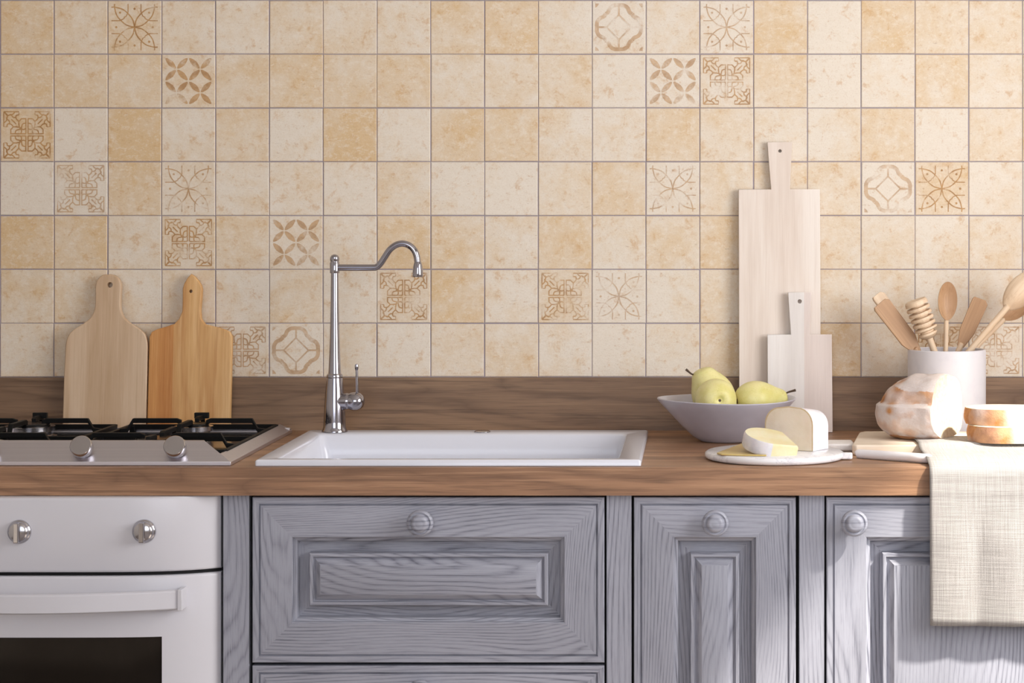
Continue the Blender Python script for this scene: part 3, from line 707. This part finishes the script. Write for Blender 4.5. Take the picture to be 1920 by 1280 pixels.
# ------------------------------------------------------------------ bowl and pears
BX, BY = X(1362, 3.82), 3.82
bm = bmesh.new()
prof = [(.0001, 0), (.046, 0), (.049, .002), (.060, .009), (.078, .026), (.095, .045), (.109, .060), (.1185, .0705), (.1205, .0738), (.1195, .0752), (.1165, .0742), (.106, .0625), (.091, .046), (.073, .026), (.054, .010), (.035, .0055), (0, .005)]
lathe(bm, prof, 72)
for v in bm.verts:
    r = math.hypot(v.co.x, v.co.y)
    if r > .05: a = math.atan2(v.co.y, v.co.x); v.co.z += .0016*math.sin(2*a+.6)*(r/.12)**2; v.co.x *= 1+.02*(r/.12); v.co.y *= .97
bowl = finish('bowl', bm, lav, None, smooth=60); bowl.location = (BX, BY, CT+.0006)
tag(bowl, 'wide lavender-grey ceramic bowl holding the pears, standing on worktop', 'bowl')
def pear(label, loc, axis, ln, rmax, stem_pts, shape=0):
    t = thing('pear', label, 'pear', loc, group='pears in the bowl')
    M = axis_matrix((0, 0, 0), axis)
    prof = [(0, -.455), (.10, -.462), (.22, -.49), (.42, -.485), (.68, -.42), (.90, -.28), (1.0, -.12), (.99, .02), (.90, .16), (.77, .28), (.64, .38), (.55, .46), (.42, .53), (.20, .565), (.07, .560), (0, .55)]
    pts = smooth_path([(a, b, 0) for a, b in prof], 3)
    bm = bmesh.new(); lathe(bm, [(max(p.x, 0)*rmax if 0 < i < len(pts)-1 else 0, p.y*ln) for i, p in enumerate(pts)], 40, M)
    for v in bm.verts: v.co += v.co.normalized()*mn.noise(v.co*22+Vector(loc)*9)*.0028
    finish('pear_body', bm, pearm, t, smooth=80)
    bm = bmesh.new(); ax = Vector(axis).normalized()
    p0 = ax*ln*.53
    pp = [p0]+[Vector(q)-Vector(loc) for q in stem_pts]
    tube(bm, smooth_path(pp, 5), lambda s: .0013+.0011*s**3, 10); finish('pear_stem', bm, stemm, t, smooth=60)
    bm = bmesh.new(); lathe(bm, [(.0001, -.46*ln-.0012), (.0045, -.462*ln-.001), (.0050, -.455*ln), (.0001, -.452*ln)], 10, M); finish('pear_calyx', bm, stemm, t, smooth=0)
s3 = 3.83/F
def P3(px, py, D): return Vector((X(px, D), D, Z(py, D)))
pear('upright yellow-green pear tilted left, its dark stem pointing to the upper left', P3(1337, 741, 3.858), (-.46, -.05, 1), .092, .0385, [P3(1300, 702, 3.85), P3(1286, 692, 3.85)])
pear('yellow-green pear at the front of the bowl, blossom end facing forward', P3(1341, 751, 3.79), (-.22, .93, -.12), .075, .0365, [P3(1330, 742, 3.84), P3(1326, 740, 3.845)])
pear('yellow-green pear lying on its side at the right, stem pointing right', P3(1424, 750, 3.83), (1, .30, .02), .088, .0330, [P3(1474, 737, 3.84), P3(1492, 731, 3.84)])
# ------------------------------------------------------------------ marble board and cheeses
t = thing('serving_board', 'round white marble serving board carrying the cheeses', 'serving board', (X(1452, 3.545), 3.545, CT+.0006))
bm = bmesh.new(); lathe(bm, [(.0001, 0), (.109, 0), (.113, .002), (.1145, .006), (.1135, .0095), (.110, .0118), (0, .012)], 96); finish('marble_disc', bm, marble, t, smooth=45)
bm = bmesh.new(); hp = rrect(.104, .1265, -.030, -.014, .006)
v0 = [bm.verts.new((a, b, .001)) for a, b in hp]; v1 = [bm.verts.new((a, b, .0115)) for a, b in hp]
for i in range(len(hp)): bm.faces.new((v0[i], v0[(i+1) % len(hp)], v1[(i+1) % len(hp)], v1[i]))
bm.faces.new(v0); bm.faces.new(v1); finish('grip_tab', bm, marble, t, smooth=45, bevel=.002)
MT = CT+.0006+.012
# tall wedge
t = thing('cheese', 'tall round-topped hard cheese piece standing at the back of the marble board', 'cheese', (X(1484, 3.56), 3.56, MT+.0004), (0, 0, math.radians(-24)))
hw_ = .0425; hh = .0720
arch = [(-hw_*1.0, 0), (-hw_*1.0, .042)]+[(-hw_+.026*(1-math.cos(a)), .042+.028*math.sin(a)) for a in [PI/2*k/7 for k in range(1, 8)]]
arch += [(0, hh), (hw_-.026, .0705)][:2]+[(hw_-.026*(1-math.cos(a)), .042+.0285*math.sin(a)) for a in [PI/2*k/7 for k in range(6, -1, -1)]]+[(hw_, 0)]
def loft_wedge(bm, arch, y0, y1, shift, scl):
    a = [bm.verts.new((x, y0, z)) for x, z in arch]; b = [bm.verts.new((x*scl+shift, y1, z*scl)) for x, z in arch]; n = len(arch)
    inner = [bm.verts.new((x*.95, y0, max(z*.972, .0006))) for x, z in arch]
    for i in range(n): bm.faces.new((a[i], a[(i+1) % n], b[(i+1) % n], b[i])).material_index = 1
    for i in range(n): bm.faces.new((a[i], a[(i+1) % n], inner[(i+1) % n], inner[i])).material_index = 2
    bm.faces.new(inner).material_index = 0; bm.faces.new(b).material_index = 1
bm = bmesh.new(); loft_wedge(bm, arch, -.012, .038, .012, .90); finish('cheese_wedge', bm, [tallpaste, whiterind, tallrim], t, smooth=40)
# soft cheese half wheel, tilted
t = thing('cheese', 'cut soft white-rind cheese piece tilted on the yellow slice', 'cheese', (X(1442, 3.50), 3.50, MT+.0165), (math.radians(11), math.radians(11), math.radians(0)))
bm = bmesh.new(); out = []
for k in range(25):
    a = math.radians(62+214*k/24); out.append((.0435*math.cos(a), .042*math.sin(a)))
out.append((.046, -.026))
th2 = .0235; R0 = [bm.verts.new((a*.96, b*.96, -.011)) for a, b in out]; R1 = [bm.verts.new((a, b, -.008)) for a, b in out]; R2 = [bm.verts.new((a, b, .0095)) for a, b in out]; R3 = [bm.verts.new((a*.955, b*.955, .0125)) for a, b in out]
n = len(out)
for A, B in ((R0, R1), (R1, R2), (R2, R3)):
    for i in range(n): bm.faces.new((A[i], A[(i+1) % n], B[(i+1) % n], B[i])).material_index = 1 if i < n-2 else 0
bm.faces.new(R0).material_index = 1; bm.faces.new(R3).material_index = 0
finish('soft_cheese', bm, [brie, whiterind], t, smooth=40)
bm = bmesh.new(); tri = [(X(1344, 3.49), 3.490), (X(1352, 3.47), 3.472), (X(1392, 3.46), 3.462), (X(1437, 3.455), 3.458), (X(1442, 3.50), 3.50), (X(1420, 3.56), 3.560), (X(1390, 3.60), 3.600)]
a = [bm.verts.new((p[0], p[1], MT+.0004)) for p in tri]; b = [bm.verts.new((p[0], p[1], MT+.0028+(.0035 if i in (5, 6) else 0))) for i, p in enumerate(tri)]
for i in range(len(tri)): bm.faces.new((a[i], a[(i+1) % 7], b[(i+1) % 7], b[i]))
bm.faces.new(a); bm.faces.new(b); o = finish('cheese_slice', bm, slicem, None, smooth=30, bevel=.0008); tag(o, 'thin flat yellow cheese slice at the left of the marble board', 'cheese')
# ------------------------------------------------------------------ bread board, loaf, slices
t = thing('bread_board', 'pale wooden board under the loaf and bread slices', 'cutting board')
bt = CT+.018
bm = bmesh.new(); bl = [(X(1598, 3.585), 3.590), (X(1606, 3.58), 3.583), (.62, 3.583), (.62, 3.81), (X(1621, 3.81), 3.81), (X(1611, 3.79), 3.79)]
a = [bm.verts.new((p[0], p[1], CT+.0006)) for p in bl]; b = [bm.verts.new((p[0], p[1], bt)) for p in bl]
for i in range(len(bl)): bm.faces.new((a[i], a[(i+1) % 6], b[(i+1) % 6], b[i]))
bm.faces.new(a); bm.faces.new(b); finish('board_slab', bm, w_bread, t, smooth=20, bevel=.0025, segs=3)
bm = bmesh.new(); box(bm, (X(1546, 3.64), 3.645, CT+.0006), (.262, 3.715, CT+.013)); finish('board_handle', bm, w_white2, t, smooth=20, bevel=.003, segs=3)
# loaf
LX, LY = .384, 3.690
def loaf():
    bm = bmesh.new(); bmesh.ops.create_icosphere(bm, subdivisions=6, radius=1)
    R = Matrix.Rotation(math.radians(-31), 3, 'Z')
    fl = bm.verts.layers.float_color.new('flour')
    for v in bm.verts:
        p = v.co.normalized()
        q = Vector((math.copysign(abs(p.x)**.62, p.x), math.copysign(abs(p.y)**.7, p.y), math.copysign(abs(p.z)**.8, p.z)))
        x, y, z = q.x*.078, q.y*.069, q.z*.0560
        if z > 0: z *= 1-.34*max(0, min(1, (-x-.018)/.06))
        if y < 0:
            k_ = max(0, min(1, (z-.0045)/.006)); y *= 1.05-.05*k_-.10*k_*max(0, 1-(z-.0105)/.05)
            if z > .0105: y += .012*(z-.0105)/.045
        if x < 0 and z > .004: x *= 1-.10*min(1, (z-.004)/.006)
        z0_ = z; z = z+.004*mn.noise(Vector((x*40, y*40, 3)))
        z, zf = z0_, z
        n_ = mn.noise(Vector((x, y, z))*28)*.0038+mn.noise(Vector((x, y, z))*70)*.0014
        pos = Vector((x, y, z)); pos += p*n_
        pos.z = max(pos.z, -.0535)
        v.co = R @ pos
        flour = .85+.9*mn.noise(Vector((x, y, z))*45) if zf < .008 else (.75+1.2*mn.noise(Vector((x, y, z))*30) if (zf > .030+.3*max(0, -x-.01)) else (-.1+1.1*mn.noise(Vector((x, y, z))*40) if y < .02 else .3))
        if z < -.046: flour = .1
        flour -= .95*max(0, 1-math.hypot((x+.030)*1.0, (z+.004)*1.3)/.0125) if y < 0 else 0
        v[fl] = (flour, flour, flour, 1)
    nrm = Vector((.86, -.50, .05)).normalized()
    g = bmesh.ops.bisect_plane(bm, geom=bm.verts[:]+bm.edges[:]+bm.faces[:], plane_co=Vector((.048, .0, 0)), plane_no=nrm, clear_outer=True)
    ed = [e for e in g['geom_cut'] if isinstance(e, bmesh.types.BMEdge)]
    ff = bmesh.ops.holes_fill(bm, edges=ed)['faces']
    for f in ff: f.material_index = 1
    return bm
t_ = finish('bread_loaf', loaf(), [crust, crumb], None, smooth=45)
t_.location = (LX, LY, bt+.0537)
tag(t_, 'floury cut loaf of rustic bread on the pale board before the utensil crock', 'bread')
def slice_(label, loc, rz, seed, sc_=1):
    t = thing('bread_slice', label, 'bread', loc, (0, 0, rz), 'bread slices')
    out = []
    N_ = 40
    for k in range(N_):
        a = 2*PI*k/N_; x = math.copysign(abs(math.cos(a))**.8, math.cos(a))*.075*sc_; y = math.copysign(abs(math.sin(a))**.85, math.sin(a))*.052
        r_ = 1+.05*mn.noise(Vector((x*30, y*30, seed)))
        out.append((x*r_, y*r_))
    H = .0268
    bm = bmesh.new(); fl = bm.verts.layers.float_color.new('flour'); rings = []
    for j in range(9):
        z = H*j/8; bul = 1+.035*math.sin(PI*j/8)+.0
        rg = []
        for x, y in out:
            k_ = bul+.012*mn.noise(Vector((x*60, y*60, z*90+seed)))
            v = bm.verts.new((x*k_, y*k_, z)); fv = .2+1.6*mn.noise(Vector((x*22+seed, y*22, z*20))) + (.3 if x > -.01 else -.45)
            fv = max(-.4, min(1, fv)); v[fl] = (fv, fv, fv, 1); rg.append(v)
        rings.append(rg)
    for A, B in zip(rings, rings[1:]):
        for i in range(N_): bm.faces.new((A[i], A[(i+1) % N_], B[(i+1) % N_], B[i]))
    finish('slice_crust', bm, crust, t, smooth=60)
    bm = bmesh.new()
    for z, dz in ((0, -.0002), (H, .0006)):
        c = bm.verts.new((0, 0, z+dz*1.5)); rg = [bm.verts.new((x*.985, y*.985, z+dz)) for x, y in out]; ro = [bm.verts.new((x*1.0, y*1.0, z)) for x, y in out]
        for i in range(N_): bm.faces.new((c, rg[i], rg[(i+1) % N_])); bm.faces.new((rg[i], ro[i], ro[(i+1) % N_], rg[(i+1) % N_]))
    finish('slice_crumb', bm, crumb, t, smooth=60)
slice_('lower of two stacked bread slices lying right of the loaf', (X(1812, 3.62)+.078, 3.614, bt+.0040), math.radians(3), 2.3)
slice_('upper of two stacked bread slices lying right of the loaf', (X(1805, 3.63)+.080, 3.624, bt+.0040+.0278), math.radians(-4), 7.9)
# knife handle in front of the board
t = thing('knife', 'slim white-handled knife on the worktop, its end tucked under the linen cloth', 'knife')
bm = bmesh.new(); pts = [(X(1607, 3.553), 3.550, CT+.0062), (X(1612, 3.55), 3.547, CT+.0070), (X(1650, 3.52), 3.522, CT+.0078), (X(1700, 3.49), 3.492, CT+.0082), (.352, 3.478, CT+.0082), (.372, 3.468, CT+.0080)]
tube(bm, smooth_path(pts, 5), lambda s: .0024+.0052*min(1, s*6)**.5 if s < .97 else .006, 18); finish('knife_handle', bm, plain('ivory_white_handle', (236, 233, 236), .3), t, smooth=60)
# ------------------------------------------------------------------ linen cloth
random.seed(9)
TX, TW = .3625, .36
path = [(3.69, bt+.0020), (3.640, bt+.0022), (3.60, bt+.0024), (3.584, bt+.0022), (3.576, bt-.001), (3.566, CT+.0150), (3.545, CT+.0125), (3.52, CT+.0118), (3.47, CT+.0112), (3.44, CT+.0075), (3.425, CT+.0045), (3.414, CT+.0020), (3.4085, CT-.006), (3.4070, CT-.020), (3.4065, CT-.06), (3.4060, CT-.12), (3.4050, CT-.18), (3.4045, CT-.2475)]
pp = smooth_path([(a, b, 0) for a, b in path], 6)
bm = bmesh.new(); uvl = bm.loops.layers.uv.verify(); NX = 60; g = []; L = [0]
for i in range(1, len(pp)): L.append(L[-1]+(pp[i]-pp[i-1]).length)
for i, p in enumerate(pp):
    row = []
    for k in range(NX+1):
        u = k/NX; x = TX+TW*u
        hang = max(0, min(1, (CT-.01-p.y)/.1)); top = 1-max(0, min(1, (CT+.004-p.y)/.02))
        nz = mn.noise(Vector((x*9, L[i]*7, 1.7)))
        y = p.x-hang*abs(.0045*math.sin(x*34+.8)*hang+.003*nz)-.0015*hang
        z = p.y+top*(.0008*(1+nz)) - .004*hang*(u-.2)
        if hang > 0: y -= .0014*math.exp(-((L[i]-.318)/.0028)**2)+.0012*math.exp(-((x-X(1902, 3.41))/.002)**2)
        row.append((bm.verts.new((x, y, z)), (x, L[i])))
    g.append(row)
for i in range(len(g)-1):
    for k in range(NX):
        q = (g[i][k], g[i+1][k], g[i+1][k+1], g[i][k+1]); f = bm.faces.new([a[0] for a in q])
        for lp, a in zip(f.loops, q): lp[uvl].uv = a[1]
cl = finish('linen_cloth', bm, linen, None, smooth=80)
sd = cl.modifiers.new('thick', 'SOLIDIFY'); sd.thickness = .0018; sd.offset = 0
tag(cl, 'natural beige linen cloth draped over the worktop edge in front of bread', 'cloth')
# ------------------------------------------------------------------ crock and utensils
KX, KY = X(1774.5, 3.90), 3.895
bm = bmesh.new()
lathe(bm, [(.0001, 0), (.0660, 0), (.0690, .002), (.0698, .008), (.0700, .08), (.0702, .150), (.0700, .1553), (.0680, .1568), (.0660, .1555), (.0655, .150), (.0650, .012), (0, .008)], 80)
cr = finish('utensil_crock', bm, crockm, None, smooth=45); cr.location = (KX, KY, CT+.0006)
tag(cr, 'white cylindrical stoneware crock holding wooden utensils', 'crock')
gu = 'wooden utensils in the crock'
def uten(name, label, cat, B, Tp, roll=0, parts=()):
    B = Vector(B); Tp = Vector(Tp); M = axis_matrix(B, Tp-B)
    # roll so that local +y faces away from the viewer
    zax = (Tp-B).normalized(); yax = (Vector((0, 1, 0))-zax*zax.y).normalized(); xax = yax.cross(zax)
    rot = Matrix((xax, yax, zax)).transposed() @ Matrix.Rotation(roll, 3, 'Z')
    o = thing(name, label, cat, B, rot.to_euler(), gu); L_ = (Tp-B).length
    return o, L_
def handle(o, z0, z1, r0, r1, matl, flat=1):
    bm = bmesh.new(); lathe(bm, [(.0001, z0)]+[(r0*.8, z0), (r0, z0+.003)]+[(r0+(r1-r0)*k/8, z0+.004+(z1-z0-.008)*k/8) for k in range(9)]+[(0, z1)], 20)
    for v in bm.verts: v.co.y *= flat
    return finish('handle', bm, matl, o, smooth=50)
def spoon_bowl(o, zt, ln, wd, matl, dep=.010, back=False):
    bm = bmesh.new(); NR, NA = 10, 36; Fv = []; Bv = []
    zc = zt-ln/2
    for i in range(NR+1):
        r = i/NR; fr_ = []; br = []
        for k in range(NA):
            a = 2*PI*k/NA; x = r*wd/2*math.cos(a)*(1-.12*math.sin(a)*-1*0); z = r*ln/2*math.sin(a); x *= (1+.13*(z/(ln/2))*0+(-.18*max(0, -math.sin(a))**3))
            d_ = dep*(1-r*r); th = .0032*(1-r**4)+.0012
            fr_.append((x, d_-.004, zc+z)); br.append((x, d_+th-.004, zc+z))
            if i == 0: break
        Fv.append([bm.verts.new(p) for p in fr_]); Bv.append([bm.verts.new(p) for p in br])
    for V in (Fv, Bv):
        for k in range(NA): bm.faces.new((V[0][0], V[1][k], V[1][(k+1) % NA]))
        for i in range(1, NR):
            for k in range(NA): bm.faces.new((V[i][k], V[i+1][k], V[i+1][(k+1) % NA], V[i][(k+1) % NA]))
    for k in range(NA): bm.faces.new((Fv[NR][k], Fv[NR][(k+1) % NA], Bv[NR][(k+1) % NA], Bv[NR][k]))
    if back:
        for v in bm.verts: v.co.y = -v.co.y
    finish('spoon_bowl', bm, matl, o, smooth=60)
def spat(o, L_, zs, w0, w1, matl, th=.0045, notch=0):
    bm = bmesh.new()
    pts = [(-w0, zs), (-w1*.92, zs+.03), (-w1, L_-.006), (-w1+.002, L_-.001), (w1-.006, L_), (w1, L_-.006), (w1*.92, zs+.03), (w0, zs)]
    plate(bm, pts, th)
    for v in bm.verts: v.co.y -= th/2
    finish('blade', bm, matl, o, smooth=30, bevel=.0012)
def Pt(px, py, D=3.9): return (X(px, D), D, Z(py, D))
zb = CT+.012
o, L_ = uten('wooden_spoon', 'upright oval wooden spoon in the middle of the crock', 'spoon', (KX-.004, 3.905, zb), Pt(1776, 528, 3.91), .35)
handle(o, 0, L_-.066, .0046, .0042, w_uten2); spoon_bowl(o, L_, .070, .0385, w_uten, .009)
o, L_ = uten('honey_dipper', 'grooved wooden honey dipper leaning left in the crock', 'honey dipper', (KX+.030, 3.885, zb), Pt(1716, 563, 3.875), 0)
handle(o, 0, L_-.062, .0050, .0062, w_uten2)
bm = bmesh.new(); z1 = L_; pr = [(.0001, z1), (.0185, z1), (.0205, z1-.0025)]
zz_ = z1-.010
for k in range(6):
    rr = .0218-.0002*k-(.0035 if k == 5 else 0)
    pr += [(rr-.0008, zz_+.0012), (.0125, zz_+.0004), (.0125, zz_-.0022), (rr-.001, zz_-.0030), (rr, zz_-.0052), (rr, zz_-.0066)]
    zz_ -= .0098
pr += [(.014, zz_), (.007, zz_-.004), (.0001, zz_-.005)]
lathe(bm, pr, 40); finish('dipper_head', bm, w_uten2, o, smooth=30)
o, L_ = uten('wooden_spatula', 'flat wooden spatula leaning far left in the crock, nearest the front', 'spatula', (KX+.047, 3.895, zb+.01), Pt(1650, 567, 3.885), .15)
handle(o, 0, L_-.10, .0048, .0052, w_uten); spat(o, L_, L_-.115, .006, .0170, w_uten, .005)
o, L_ = uten('wooden_spatula', 'paler wooden spatula behind the far-left one, its tip showing above', 'spatula', (KX+.045, 3.925, zb+.01), Pt(1644, 551, 3.945), .5)
handle(o, 0, L_-.08, .0046, .0050, w_uten2); spat(o, L_, L_-.10, .006, .014, w_uten2, .005)
o, L_ = uten('wooden_spatula', 'straight-ended wooden spatula leaning slightly right beside the upright spoon', 'spatula', (KX-.040, 3.905, zb), Pt(1840, 560, 3.915), -.25)
handle(o, 0, L_-.085, .0048, .0052, w_uten2); spat(o, L_, L_-.095, .006, .0150, w_uten, .0055)
o, L_ = uten('wooden_spoon', 'large pale wooden spoon leaning right, its back turned forward', 'spoon', (KX-.055, 3.88, zb+.035), Pt(1944, 512, 3.885), .1)
handle(o, 0, L_-.075, .0050, .0056, w_uten2); spoon_bowl(o, L_, .086, .050, w_uten2, .012, True)
o, L_ = uten('wooden_spoon', 'wooden spoon leaning right behind the large pale one', 'spoon', (KX-.055, 3.925, zb+.035), Pt(1936, 545, 3.945), -.3)
handle(o, 0, L_-.07, .0044, .0046, w_uten2); spoon_bowl(o, L_, .075, .042, w_uten, .010)
